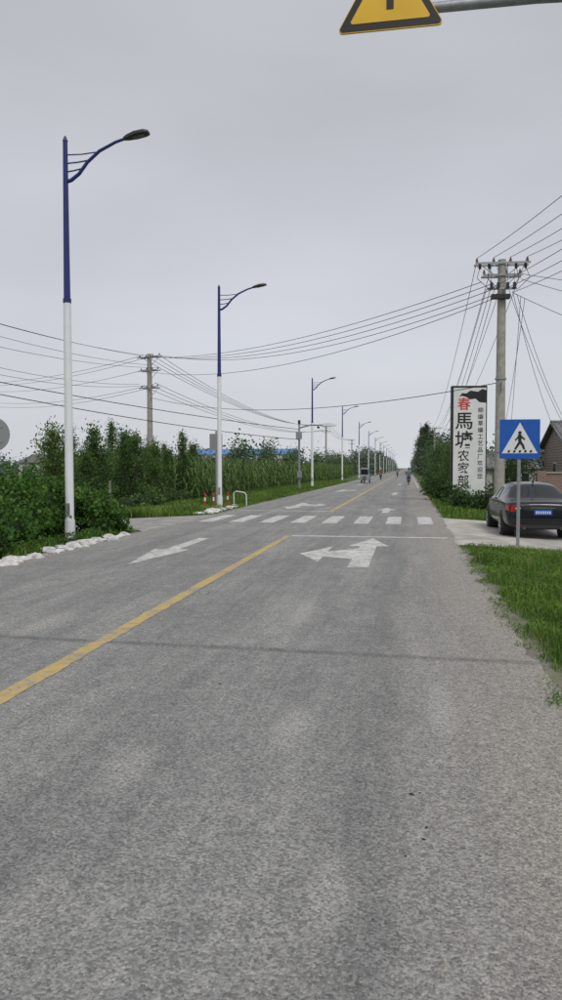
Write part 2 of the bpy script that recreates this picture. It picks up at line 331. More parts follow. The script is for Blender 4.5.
# long arching shoots sticking out of the bush
for _ in range(90):
    x0,y0,z0,rx,ry,rz=cl[rng.integers(0,len(cl))]; a=rng.random()*6.28; l=rng.uniform(.3,.7); p0=np.array([x0+math.cos(a)*rx*.6,y0+math.sin(a)*ry*.6,z0+rz*.7]); t_=np.linspace(0,1,26)[:,None]
    P=p0+t_*np.array([math.cos(a)*l*.6,math.sin(a)*l*.6,l*.9])-t_**2*np.array([0,0,l*.35])+rng.normal(size=(26,3))*.025; q.leaves(P,.085,M_leafL,.5,.6)
q.obj('vine_bush')

def make_tree(name,h,rmax,leaf,n,shape='cone',seed=0,m=M_leaf,z0=.25,link=False):
    q=MB(); th=.035*h/4+.02
    q.tube([(0,0,-.2),(.03,0,h*.4),(0,.04,h*.8),(0,0,h*.97)],[th*1.4,th,th*.5,.008],M_bark,7)
    ncl=int(30+h*6); P=[]
    for i in range(ncl):
        f=(i+rng.random())/ncl; z=z0+f*(h-z0)
        if shape=='cone': R=rmax*(1-f)**.65*(.55+.45*min(1,f*5))
        elif shape=='round': R=rmax*math.sqrt(max(.02,1-(2*f-1)**2))
        else: R=rmax*(.6+.4*math.sin(f*3.1))*(1-f**3)
        a=rng.random()*6.28; rr=R*rng.uniform(.4,1.2); tipz=z+rr*.3; c=np.array([math.cos(a)*rr,math.sin(a)*rr,tipz])
        q.tube([(0,0,z-rr*.5),tuple(c)],[th*.35,.006],M_bark,4,False)
        s=rmax*rng.uniform(.10,.22); k=int(n/ncl*rng.uniform(.5,1.5))
        u=rng.random(k)[:,None]; ax=c*np.array([.35,.35,1])-np.array([0,0,rr*.4])
        pp=ax+(c-ax)*(u**.6)+rng.normal(size=(k,3))*np.array([s,s,s*1.4]); P.append(pp)
    q.leaves(np.concatenate(P),leaf,m,.3,.5)
    return q.obj(name,link=link)
tv=[make_tree('young_tree',3.6,1.0,.12,3800,'cone'),make_tree('young_tree',3.3,1.1,.12,3600,'col',m=M_leafB),make_tree('young_tree',4.0,.85,.12,3400,'cone'),make_tree('young_tree',2.8,1.2,.13,3800,'round',m=M_leafB),make_tree('young_tree',3.5,.8,.12,2600,'col')]
def pxo(x,y): return 408+750.8*x/(-.1692*x+.9856*y)
def plant(x,y,s):
    p=pxo(x,y)
    if p<48 or p>206: return
    inst(tv[rng.integers(0,5)],(x,y,H(x)),rng.random()*6.28,(s*rng.uniform(.85,1.1),s*rng.uniform(.85,1.1),s),'young_tree')
for i in range(16): plant(-12.3-rng.random()*1.5,26.3+i*1.7+rng.normal()*.5,rng.uniform(.62,1.0))
for i in range(15): plant(-15-rng.random()*2,28+i*1.9+rng.normal()*.5,rng.uniform(.75,1.1))
for i in range(14): plant(-18.5-rng.random()*3,33+i*2.4,rng.uniform(.9,1.25))
cl=[(-11.2-rng.random()*1.4,y,.15,rng.uniform(.4,.9),rng.uniform(.6,1),rng.uniform(.3,.7)) for y in np.arange(26.8,44,1.3)]
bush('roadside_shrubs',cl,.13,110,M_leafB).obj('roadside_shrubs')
q=MB()
P=np.stack([rng.uniform(-60,-13,60000),26+75*rng.random(60000)**1.6,rng.uniform(-.2,.75,60000)],1); q.leaves(P,.32,M_corn,.2,.35); q.obj('bean_field')
# corn
q=MB()
def corn(x,y,h):
    z0=H(x); lean=rng.normal(size=2)*.08
    r_=.015; top=(x+lean[0],y+lean[1],z0+h)
    q.add([(x-r_,y,z0),(x+r_,y,z0),(top[0]+r_*.4,top[1],top[2]),(top[0]-r_*.4,top[1],top[2])],[(0,1,2,3)],M_corn)
    for i in range(9):
        f=.15+.85*i/9; a=rng.random()*6.28; dx,dy=math.cos(a),math.sin(a); l=rng.uniform(.45,.8)*(1.1-.4*f); bz=z0+h*f; w_=.05
        px,py=x+lean[0]*f,y+lean[1]*f; nx_,ny_=-dy*w_,dx*w_
        pr=[(0,0,.5),(.4,.34*l/.6,1),(.75,.26*l/.6,.8),(1.0,-.08,.1)]; VV=[]
        for (s_,zz,ww) in pr: VV+= [(px+dx*l*s_+nx_*ww,py+dy*l*s_+ny_*ww,bz+zz),(px+dx*l*s_-nx_*ww,py+dy*l*s_-ny_*ww,bz+zz)]
        q.add(VV,[(0,1,3,2),(2,3,5,4),(4,5,7,6)],M_corn)
for y in np.arange(39,150,.62):
    for x in np.arange(-11.2,-18,-.62):
        if x>-14.5 or rng.random()<.6: corn(x+rng.normal()*.1,y+rng.normal()*.1,rng.uniform(1.8,2.6))
for _ in range(1100):
    x,y=rng.uniform(-40,-17),rng.uniform(42,110)
    if pxo(x,y)>190: corn(x,y,rng.uniform(1.9,2.5))
q.obj('corn_field')
def mass(name,pts,leaf,per,m,cl_=7):
    q=MB(); P=[]
    for (x,y,h,r_) in pts:
        q.tube([(x,y,H(x)-.2),(x,y,h*.7)],[.12,.05],M_bark,5,False)
        for j in range(cl_):
            f=(j+.5)/cl_; rw=r_*.5*(1-.6*f)
            c=np.array([x+rng.normal()*rw,y+rng.normal()*rw,h*(.1+.8*f)]); s=r_*.30
            P.append(c+rng.normal(size=(per//cl_,3))*np.array([s,s,s*1.2]))
    P=np.concatenate(P); P=P[P[:,2]>-.2]; q.leaves(P,leaf,m,.3,.7); return q.obj(name)
pts=[(-12.8-rng.random()*3.5-(y-60)*.004,y,rng.uniform(2.0,4.2)*(1+y/600),1.2+y/300) for y in np.arange(62,200,2.8)]
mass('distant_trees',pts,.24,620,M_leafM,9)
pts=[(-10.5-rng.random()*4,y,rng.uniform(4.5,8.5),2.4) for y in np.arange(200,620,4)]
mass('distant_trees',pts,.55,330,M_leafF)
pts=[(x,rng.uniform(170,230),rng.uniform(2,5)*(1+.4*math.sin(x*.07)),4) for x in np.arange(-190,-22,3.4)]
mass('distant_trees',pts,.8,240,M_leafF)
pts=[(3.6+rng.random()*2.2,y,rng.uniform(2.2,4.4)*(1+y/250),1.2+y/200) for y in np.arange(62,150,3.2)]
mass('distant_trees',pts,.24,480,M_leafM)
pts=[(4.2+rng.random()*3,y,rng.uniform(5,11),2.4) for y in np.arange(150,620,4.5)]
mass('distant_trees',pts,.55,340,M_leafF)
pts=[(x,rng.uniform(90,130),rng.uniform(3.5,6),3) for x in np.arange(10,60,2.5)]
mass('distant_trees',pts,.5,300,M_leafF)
tall=make_tree('poplar_tree',11,2.0,.35,6000,'col',m=M_leafM)
for (x,y,s) in [(3.9,165,1),(3.4,190,1.05),(4.6,148,.8)]: inst(tall,(x,y,-.2),rng.random()*6,s,'poplar_tree')
cl=[]
for (x,y,z,s) in [(2.3,33.5,.2,.6),(2.9,32.5,.2,.65),(3.7,32.0,.25,.7),(2.2,36,.3,.7),(1.9,40,.4,.8),(2.4,43,.5,.9),(2.0,47,.6,1),(2.6,51,.7,1.1),(2.2,56,.8,1.2),(4.5,33,.3,.7),(5.2,32,.3,.7)]: cl.append((x,y,z,s,s,s*.9))
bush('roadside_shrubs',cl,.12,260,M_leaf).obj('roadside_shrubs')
rt=make_tree('young_tree',3.4,1.1,.12,3400,'round')
for (x,y,s) in [(2.7,45,.85),(3.0,50,.95),(2.6,60,1.05),(5.6,44,.95),(6.6,47,1.0),(8.8,48,1.0),(3.2,54,1.0)]: inst(rt,(x,y,-.15),rng.random()*6,s,'young_tree')

# grass
def grass(name,n,xr,yr,hf,wb,keep=None,straw=.04):
    x=rng.uniform(*xr,n); y=yr[0]+(yr[1]-yr[0])*rng.random(n)**1.25
    h=hf(x,y)*(.45+.9*rng.random(n)); kp=h>.012
    if keep is not None: kp&=keep(x,y)
    x,y,h=x[kp],y[kp],h[kp]; n=len(x); z=np.interp(x,[-400,-30,-10,-7.3,-6.5,.8,1.25,3.5,30,400],[-.3,-.25,-.15,-.03,-.03,-.03,-.03,-.15,-.3,-.3])
    a=rng.random(n)*6.283; l=h*(.2+.7*rng.random(n)); dx,dy=np.cos(a),np.sin(a); wv_=wb*(.6+.8*rng.random(n))
    b0=np.stack([x-dy*wv_,y+dx*wv_,z-.01],1); b1=np.stack([x+dy*wv_,y-dx*wv_,z-.01],1)
    mx_=x+dx*l*.35; my=y+dy*l*.35; m0=np.stack([mx_-dy*wv_*.8,my+dx*wv_*.8,z+h*.65],1); m1=np.stack([mx_+dy*wv_*.8,my-dx*wv_*.8,z+h*.65],1)
    tp=np.stack([x+dx*l,y+dy*l,z+h],1)
    V=np.stack([b0,b1,m1,m0,tp],1).reshape(-1,3).tolist(); q=MB(); o=np.arange(n)*5
    F=np.stack([o,o+1,o+2,o+3],1).tolist()+np.stack([o+3,o+2,o+4],1).tolist()
    q.add(V,F,M_grass); st=rng.random(n)<straw; q.mi(M_straw); mm=np.zeros(2*n,int); mm[:n]=st; mm[n:]=st; q.m=mm.tolist()
    return q
def nz2(x,y,s=1.0): return .5+.25*np.sin(x*2.1*s+1.3*np.sin(y*1.7*s))+.25*np.sin(y*1.9*s+1.1*np.sin(x*2.7*s+2))
def hR(x,y):
    d_=x-1.14-.12*nz2(x*0+1,y,1.6)-.07*np.sin(y*5.3)-.03*np.sin(y*17); return np.clip(d_*.7,0,.10)+np.clip(nz2(x,y)-.35,0,1)*.16*(d_>.15)+np.clip((x-3.0)*.12,0,.2)
q=grass('g',105000,(1.1,7.5),(3.2,17.2),hR,.0042,lambda x,y:(y<16.7))
x=rng.uniform(1.25,6.5,22000); y=rng.uniform(3.2,16.6,22000); hh=hR(x,y); kk=(hh>.03)&(nz2(x+3,y+1,.8)>.42); x,y,hh=x[kk],y[kk],hh[kk]
q.leaves(np.stack([x,y,np.array([H(a) for a in x])+hh*rng.uniform(.4,1,len(x))],1),.038,M_grass,1.2,.7)
for _ in range(60):
    yy=rng.uniform(5.5,16.5); xx=1.12+rng.normal()*.05; kk=rng.integers(15,60); q.leaves(np.stack([xx+rng.normal(size=kk)*.05,yy+rng.normal(size=kk)*.08,rng.uniform(.0,.04,kk)],1),.028,M_grass,1.0,.35)
q.obj('grass')
hF=lambda x,y:.10+.16*nz2(x,y,.5)
q=grass('g',26000,(1.2,6),(25.8,90),hF,.012); q.obj('grass')
q=grass('g',60000,(-11.5,-7.2),(25.9,95),lambda x,y:np.clip((-7.1-x)*.3,.03,.12)+.2*nz2(x,y,.5)*(x<-7.7),.012); q.obj('grass')
q=grass('g',13000,(-11,-7.25),(9,19.4),lambda x,y:.05+.16*nz2(x,y),.008)
x=rng.uniform(-7.8,-7.28,7000); y=rng.uniform(10,19.0,7000); kk=nz2(x*2,y,1.5)>.4; x,y=x[kk],y[kk]
q.leaves(np.stack([x,y,rng.uniform(-.03,.22,len(x))*np.clip((-7.1-x)*2.5,.2,1)],1),.05,M_leafL,.8,.6); q.obj('grass')
cl=[(4.6,15.9,0,.5,.35,.3),(5.4,15.6,.05,.6,.4,.35),(3.9,16.2,-.05,.35,.25,.22),(6.2,15,.1,.7,.5,.4)]
bush('weed_clump',cl,.07,420,M_grass).obj('weed_clump')

# ------------------------------------------------------------ street lamps
def lamp():
    q=MB(); H_=9.5
    q.box((0,0,.02),(.36,.36,.03),M_gal); q.tube([(0,0,.03),(0,0,.5)],[.13,.125],M_white,16)
    q.tube([(0,0,.5),(0,0,5.75)],[.105,.088],M_white,16,False); q.tube([(0,0,5.75),(0,0,H_)],[.080,.055],M_blue,16)
    q.tube([(0,0,5.70),(0,0,5.80)],[.098,.098],M_blue,16); q.tube([(0,0,H_),(0,0,H_+.12)],[.065,.02],M_blue,12)
    q.box((0,-.112,.75),(.10,.02,.3),M_gal)
    arm=[(0,0,8.55),(.14,0,8.58),(.34,0,8.72),(.55,0,8.98),(.85,0,9.22),(1.25,0,9.40),(1.5,0,9.47)]
    q.tube(arm,[.045,.045,.042,.04,.038,.034,.032],M_blue,10)
    q.tube([(0,0,8.78),(.2,0,8.8),(.42,0,8.84)],.018,M_blue,8); q.tube([(0,0,8.98),(.3,0,8.99),(.57,0,9.02)],.018,M_blue,8); q.tube([(0,0,9.18),(.4,0,9.17),(.80,0,9.2)],.015,M_blue,8)
    R=Matrix.Rotation(rad(-11),3,'Y'); prof=[(0,.05,.03),(.1,.1,.06),(.3,.15,.08),(.52,.15,.06),(.62,.10,.02)]; V=[];F=[]
    for (x,w_,t_) in prof:
        for a,b_ in ((-w_,-.03),(-w_*.85,t_*.6),(0,t_),(w_*.85,t_*.6),(w_,-.03),(0,-.045)): V.append(R@Vector((x,a,b_))+Vector((1.45,0,9.47)))
    for i in range(4):
        for j in range(6): F.append((i*6+j,i*6+(j+1)%6,(i+1)*6+(j+1)%6,(i+1)*6+j))
    F+= [(0,1,2,3,4,5),(24,29,28,27,26,25)]; q.add(V,F,M_dark)
    q.box(R@Vector((.36,0,-.048))+Vector((1.45,0,9.47)),(.30,.14,.012),mat('lamp_lens_dark',(.12,.12,.12),.2),R)
    o=q.obj('street_lamp',link=False); smooth_by_angle(o,40); return o
L0=lamp()
for i,y in enumerate([16.8,31.3,64.5,94.5,127,158,190,222,255,290,325,360,400,440]): inst(L0,(-8.08 if i<2 else -8.3,y,-.05),rng.normal()*.02,1,'street_lamp')

# ------------------------------------------------------------ utility poles + wires
def upole(h,r0,r1,arms,name='utility_pole',extra=False,rz=0,loc=(0,0,0)):
    q=MB(); q.tube([(0,0,-.4),(0,0,h)],[r0,r1],M_conc,16)
    for (z,w_,n_) in arms:
        for s in(-1,1): q.box((0,s*(r1+.035),z),(w_,.05,.07),M_gal)
        q.tube([(-w_*.35,r1+.06,z),(0,r1+.05,z-.55)],.015,M_gal,6); q.tube([(w_*.35,r1+.06,z),(0,r1+.05,z-.55)],.015,M_gal,6)
        for i in range(n_):
            x=-w_/2+.08+(w_-.16)*i/(n_-1)
            if abs(x)<.12: x=.16
            q.tube([(x,0,z+.03),(x,0,z+.09)],.02,M_dark,6)
            q.tube([(x,0,z+.07),(x,0,z+.11),(x,0,z+.13),(x,0,z+.17),(x,0,z+.19),(x,0,z+.24)],[.035,.06,.035,.055,.03,.03],M_ins,8)
    if extra:
        q.box((-.05,-.3,h-1.15),(1.1,.06,.08),M_gal)
        for x in(-.45,-.2,.15,.4):
            q.box((x,-.36,h-1.05),(.1,.12,.22),M_dark); q.tube([(x,-.36,h-.94),(x,-.3,h-.5),(x*1.3,-.1,h-.1)],.008,M_wire,5)
        for x in(-.85,-.5,.5,.85):
            q.tube([(x,-.12,h-.15),(x,-.12,h-.32),(x,-.12,h-.38)],[.05,.06,.02],M_dark,8)
            q.tube([(x,-.14,h-.3),(x*1.15,-.3,h-.75),(x*.6,-.35,h-1.2)],.012,M_wire,5)
        q.box((-.1,-.28,h-1.45),(.7,.25,.16),M_dark)
        q.box((0,-.24,h-4.8),(.05,.2,.3),M_gal)
        for zz in (2.4,5.2): q.tube([(0,0,zz),(0,0,zz+.06)],r0*1.02,M_gal,16)
    o=q.obj(name,loc,(0,0,rz)); smooth_by_angle(o,40); return o
PR=(3.48,29.7); upole(9.75,.215,.15,[(9.6,2.05,4),(9.15,1.5,3)],extra=True,loc=(*PR,-.1),rz=rad(4))
PL=(-19.2,53.5); upole(10.45,.24,.17,[(10.2,2.2,4),(9.2,1.9,4),(7.9,1.8,4)],loc=(*PL,-.2),rz=rad(-25))
for (x,y,h) in [(4.3,127,8.7),(4.6,185,9),(4.8,260,9),(-14.5,132,9.5),(-15,200,9.5),(-50,76,10.8),(-24,22,10)]:
    upole(h,.19,.13,[(h-.2,1.9,4),(h-1.1,1.6,3)],loc=(x,y,-.2))
upole(10,.19,.13,[(9.8,1.9,4)],loc=(9.8,-6,-.2))
def wires(name,segs,r=.011):
    cu=bpy.data.curves.new(name,'CURVE'); cu.dimensions='3D'; cu.bevel_depth=r; cu.bevel_resolution=1
    for (a,b_,sag) in segs:
        a=Vector(a); b_=Vector(b_); s=cu.splines.new('POLY'); K=22; s.points.add(K)
        for i in range(K+1):
            t_=i/K; p=a.lerp(b_,t_); p.z-=sag*4*t_*(1-t_); s.points[i].co=(*p,1)
    cu.materials.append(M_wire); o=bpy.data.objects.new(name,cu); C.objects.link(o); return o
def arm(P,z,w_,n_,rz=0):
    return [(P[0]+math.cos(rz)*(-w_/2+w_*i/(n_-1)),P[1]+math.sin(rz)*(-w_/2+w_*i/(n_-1)),z) for i in range(n_)]
rl=rad(-25)
sg=[]
A=arm(PR,8.7,.9,4); Bq=arm(PL,10.1,1.9,4,rl)
for i in range(4): sg.append(((A[i][0]-.3,A[i][1],8.85-.12*i),(Bq[i][0],Bq[i][1],10.1),.9+.12*i))
sg.append(((PR[0],PR[1],8.3),(PL[0],PL[1],8.9),1.2))
wires('power_lines',sg,.013)
sg=[]
for i,(zn,zl) in enumerate([(10,10.15),(9.9,10.15),(9.3,9.4),(8.8,9.2),(8.2,8.0),(7.6,7.9)]): sg.append(((-24+.5*(i%3),22,zn),(PL[0]-.8+.5*(i%4),PL[1],zl),.5+.12*i))
wires('power_lines',sg,.012)
sg=[]
for i,(zn,zl) in enumerate([(11.2,10.15),(11,10.0),(10.6,9.2),(9.6,8.0),(9.2,7.9)]): sg.append(((-50,76+i*.3,zn),(PL[0]-.5+.3*i,PL[1],zl),.7+.1*i))
wires('power_lines',sg,.014)
sg=[]
for i in range(4): sg.append(((PL[0]-.8+.55*i,PL[1],10.1),(-15.3+.5*i,132,9.5),1.7+.1*i))
for i in range(3): sg.append(((PL[0]-.6+.5*i,PL[1],7.9+.1*i),(-15.2+.5*i,132,8.5),1.6))
for i in range(4): sg.append(((-15.3+.5*i,132,9.5),(-15.8+.5*i,200,9.5),1.2))
wires('power_lines',sg,.017)
wires('cable',[((PR[0],PR[1],5.0),(PL[0],PL[1],7.0),1.0)],.016)
wires('cable',[((-24,22,6.7),(-8.4,57,4.7),.35),((-24,22,6.4),(-8.4,57,3.9),.5)],.022)
def cabpt(y,s=1):
    t_=(y-22)/35; return (-24+15.6*t_,y,6.7-2.0*t_-.35*4*t_*(1-t_))
a_,b_,c_=cabpt(27.0),cabpt(27.5),cabpt(27.9)
q=MB(); q.tube([a_,b_,c_],[.03,.08,.08],M_dark,10); q.obj('cable_joint_box')
sg=[]
A=arm(PR,9.75,1.85,4,rad(4))
for i in range(4): sg.append((A[i],(9.0+.55*i,-6,9.9),1.0+.1*i))
for i in range(3): sg.append(((PR[0]-.4+.4*i,PR[1],8.6-.1*i),(9.5+.3*i,-6,8.2-.3*i),.8))
wires('power_lines',sg,.010)
sg=[]
for i in range(4): sg.append((A[i],(3.5+.55*i,127,8.7),2.2+.2*i))
for i in range(3): sg.append(((PR[0]-.6+.15*i,PR[1]-.3,8.5),(3.6+.5*i,127,7.6),2.4+.2*i))
for i in range(4): sg.append(((3.5+.55*i,127,8.7),(3.8+.5*i,185,8.9),1.0))
wires('power_lines',sg,.012)
sg=[]
for i,(x,y,z) in enumerate([(8.0,40,3.6),(7.6,40.5,3.4),(8.4,41,3.7),(6.4,50,3.0),(6.0,52,2.8)]): sg.append(((PR[0]+.25+.15*i,PR[1],8.55-.1*i),(x,y,z),.35+.1*i))
sg.append(((PR[0]+.7,PR[1],9.1),(22,33,8.6),.6)); sg.append(((PR[0]+.7,PR[1],8.9),(22,36,7.9),.9)); sg.append(((PR[0]+.4,PR[1],8.4),(22,40,6.5),1.2))
wires('cable',sg,.010)

# ------------------------------------------------------------ traffic camera pole, bollards, small signs
q=MB(); q.tube([(0,0,0),(0,0,5.4)],[.10,.07],M_gal,12); q.tube([(0,0,4.9),(.9,0,5.12),(1.9,0,5.1)],[.06,.055,.045],M_gal,10)
q.ext([(1.85,5.02),(2.1,5.02),(2.75,5.0),(2.9,5.08),(2.6,5.22),(2.1,5.25),(1.85,5.18)],-.16,.16,M_white); q.box((1.5,-.05,4.93),(.16,.3,.16),M_dark); q.box((0,-.16,4.3),(.45,.2,.55),M_gal); q.box((.05,-.16,1.3),(.35,.22,.5),M_gal); q.tube([(0,0,5.2),(0,0,5.5)],[.1,.1],M_dark,10)
q.obj('traffic_camera_pole',(-8.35,57,-.1))
q=MB(); q.tube([(0,0,0),(0,0,3.5)],.045,M_gal,10); q.box((0,-.06,3.0),(.6,.02,.75),mat('aluminium_sign_back',(.30,.31,.32),.5,.3)); q.box((0,-.04,3.2),(.6,.02,.04),M_gal); q.box((0,-.04,2.8),(.6,.02,.04),M_gal)
q.obj('road_sign',(-8.75,33.3,-.1))
M_red=mat('red_paint',(.5,.03,.02),.5,var=.1)
def bollard(x,y):
    q=MB(); q.tube([(0,0,0),(0,0,.05)],[.12,.1],M_dark,12)
    for i in range(4): q.tube([(0,0,.05+i*.15),(0,0,.2+i*.15)],.038,[M_red,M_red,M_white,M_red][i%4],12)
    q.tube([(0,0,.65),(0,0,.69)],[.038,.02],M_red,12); q.obj('bollard',(x,y,-.06))
for p in [(-8.55,30.6),(-8.25,30.9),(-7.95,32.2)]: bollard(*p)
q=MB(); q.tube([(0,0,0),(0,0,.6),(.1,0,.68),(.5,0,.62),(.58,0,.52),(.6,0,0)],.025,M_white,8); q.obj('pipe_barrier',(-7.9,33.2,-.05))
q=MB(); q.tube([(0,0,0),(.02,0,1.35)],[.045,.035],mat('weathered_wood',(.25,.23,.2),.9,var=.3),7); q.obj('wooden_post',(-7.95,18.9,0))
q=MB(); mback=mat('aluminium_sign_back',(.30,.31,.32),.5,.3)
q.tube([(0,0,0),(0,0,3.0)],.035,M_gal,10)
V=[(.42*math.cos(a),-.045,2.62+.42*math.sin(a)) for a in np.linspace(0,6.283,33)[:-1]]; V2=[(x,-.03,z) for x,_,z in V]; nn=32
q.add(V+V2,[tuple(range(nn)),tuple(range(2*nn-1,nn-1,-1))]+[(i,i+nn,(i+1)%nn+nn,(i+1)%nn) for i in range(nn)],mback)
for z in(2.45,2.8): q.box((0,-.052,z),(.5,.012,.04),M_gal)
q.obj('traffic_sign',(-9.78,16.3,-.12),(0,0,rad(12)))

# overhead warning sign on mast arm
MY=mat('yellow_sheeting',(.78,.47,.02),.45,var=.06,scale=4); MK=mat('black_sheeting',(.012,.012,.014),.5)
E=empty('warning_sign',(0,0,0))
def tri(side,rc,cx,cz,n_=6):
    h=side*math.sqrt(3)/2; P=[(cx-side/2,cz),(cx+side/2,cz),(cx,cz+h)]; out_=[]
    cen=(cx,cz+h/3)
    for i,p in enumerate(P):
        d_=Vector((cen[0]-p[0],cen[1]-p[1])).normalized(); c_=Vector(p)+d_*rc*2; a0=math.atan2(-d_.y,-d_.x)
        for k in range(n_+1):
            a=a0-rad(60)+rad(120)*k/n_; out_.append((c_.x+rc*math.cos(a),c_.y+rc*math.sin(a)))
    return out_
cx,cz=-.21,6.03; sy=7.58
q=MB(); q.ext(tri(1.06,.035,cx,cz),sy,sy+.02,MY)
q.poly([(x,sy-.003,z) for x,z in tri(1.03,.03,cx,cz+.010)],MK)
q.poly([(x,sy-.006,z) for x,z in tri(.80,.02,cx,cz+.08)],MY)
q.box((cx,sy-.009,cz+.39),(.07,.002,.40),MK); q.box((cx,sy-.012,cz+.40),(.30,.002,.07),MK)
q.box((cx,sy+.05,cz+.18),(.7,.03,.06),M_gal); q.box((cx,sy+.05,cz+.5),(.3,.03,.06),M_gal)
q.obj('sign_plate',parent=E)
q=MB(); az_=6.27
q.tube([(-.45,sy+.13,az_),(1.2,sy+.13,az_-.0),(4.2,sy+.13,az_-.12)],[.045,.055,.075],M_gal,14)
q.tube([(4.3,sy+.13,-.2),(4.3,sy+.13,6.6)],[.13,.1],M_gal,16); q.box((4.3,sy+.13,-.12),(.45,.45,.04),M_gal)
q.tube([(4.18,sy+.13,6.1),(4.22,sy+.13,6.1)],.12,M_gal,12)
o=q.obj('mast_arm',parent=E); smooth_by_angle(o)

# pedestrian crossing sign
MB_=mat('blue_sheeting',(.008,.10,.46),.4,var=.05); MW=mat('white_sheeting',(.75,.76,.78),.45)
E=empty('pedestrian_crossing_sign',(2.46,17.4,-.12),rad(3))
q=MB(); q.tube([(0,0,-.2),(0,0,2.9)],.038,M_gal,12)
for z in (2.2,2.65): q.box((0,-.035,z),(.5,.03,.05),M_gal)
q.obj('post',parent=E)
q=MB(); s=.44; zc=2.47
def rr(w_,h_,r_,cx=0,cz=0):
    P=[]
    for (sx,sz,a0) in ((1,1,0),(-1,1,90),(-1,-1,180),(1,-1,270)):
        for k in range(5): a=rad(a0+22.5*k); P.append((cx+sx*(w_-r_)+r_*math.cos(a),cz+sz*(h_-r_)+r_*math.sin(a)))
    return P
def rrect(w_,h_,cx,cz): return [(cx-w_,cz-h_),(cx+w_,cz-h_),(cx+w_,cz+h_),(cx-w_,cz+h_)]
q.ext(rrect(s,s,0,zc),-.06,-.045,MB_)
def lay(P,m,k): q.poly([(x,-.06-.003*k,z) for x,z in P],m)
lay([(-.39,zc-.32),(.39,zc-.32),(0,zc+.37)],MW,1)
f0=zc-.03
def stick(a,b_,w_,k=2):
    a=Vector(a);b_=Vector(b_); d_=(b_-a).normalized(); p=Vector((-d_.y,d_.x))*w_; lay([tuple(a-p),tuple(b_-p*.8),tuple(b_+p*.8),tuple(a+p)],MK,k)
lay([(.0+.038*math.cos(a),f0+.17+.038*math.sin(a)) for a in np.linspace(0,6.28,17)[:-1]],MK,2)
stick((0,f0+.13),(.0,f0-.04),.042,2); stick((.01,f0-.02),(-.10,f0-.2),.028,3); stick((.0,f0-.02),(.06,f0-.1),.03,4); stick((.06,f0-.09),(.10,f0-.2),.024,5)
stick((0,f0+.11),(-.10,f0+.0),.019,3); stick((0,f0+.11),(.11,f0+.02),.019,4)
for i in range(5): x=-.27+i*.12; lay([(x,zc-.305),(x+.055,zc-.305),(x+.065,zc-.25),(x+.02,zc-.25)],MK,1.5)
q.obj('sign_face',parent=E)

# ------------------------------------------------------------ advertising board
E=empty('billboard',(2.98,38.2,-.15),rad(6))
q=MB(); BW=1.75; BH=5.95
q.ext([(-BW/2,.3),(BW/2,.3),(BW/2,BH),(-BW/2,BH)],0,.35,MK)
MBW=mat('board_white',(.74,.75,.74),.5,var=.06,scale=2)
q.poly([(-BW/2+.1,-.004,.5),(BW/2-.05,-.004,.5),(BW/2-.05,-.004,BH-.1),(-BW/2+.1,-.004,BH-.1)],MBW)
wave=[(BW/2-.05,BH-.85),(BW/2-.05,BH-.22),(BW/2-.25,BH-.16),(BW/2-.45,BH-.30),(.05,BH-.24),(-.15,BH-.38),(-.36,BH-.36),(-.5,BH-.55),(-.35,BH-.50),(-.15,BH-.56),(.05,BH-.68),(.3,BH-.64),(.5,BH-.82)]
q.poly([(x,-.008,z) for x,z in wave],MK)
q.box((0,.17,.1),(1.3,.3,.5),M_conc)
q.obj('board',parent=E)
def text(body,size,x,z,m,bold=0,y=-.012):
    cu=bpy.data.curves.new('t','FONT'); cu.body=body; cu.size=size; cu.align_x='CENTER'; cu.align_y='CENTER'; cu.offset=bold
    o=bpy.data.objects.new('lettering',cu); C.objects.link(o); bpy.context.view_layer.update()
    me=bpy.data.meshes.new_from_object(o.evaluated_get(bpy.context.evaluated_depsgraph_get())); bpy.data.objects.remove(o)
    me.materials.clear(); me.materials.append(m); o=bpy.data.objects.new('lettering',me); C.objects.link(o); o.parent=E; o.location=(x,y,z); o.rotation_euler=(rad(90),0,0); return o
MR=mat('red_sheeting',(.55,.02,.02),.5)
text('春',.66,-.26,5.0,MR,.006); text('馬',.92,-.24,4.15,MK,.010); text('塘',.92,-.24,3.2,MK,.008)
for i,c in enumerate('农家部'): text(c,.60,-.26,2.42-.62*i,MK,.004)
for i,c in enumerate('柳编草编工艺品厂欢迎您'): text(c,.28,.56,4.72-.33*i,MK,.002)

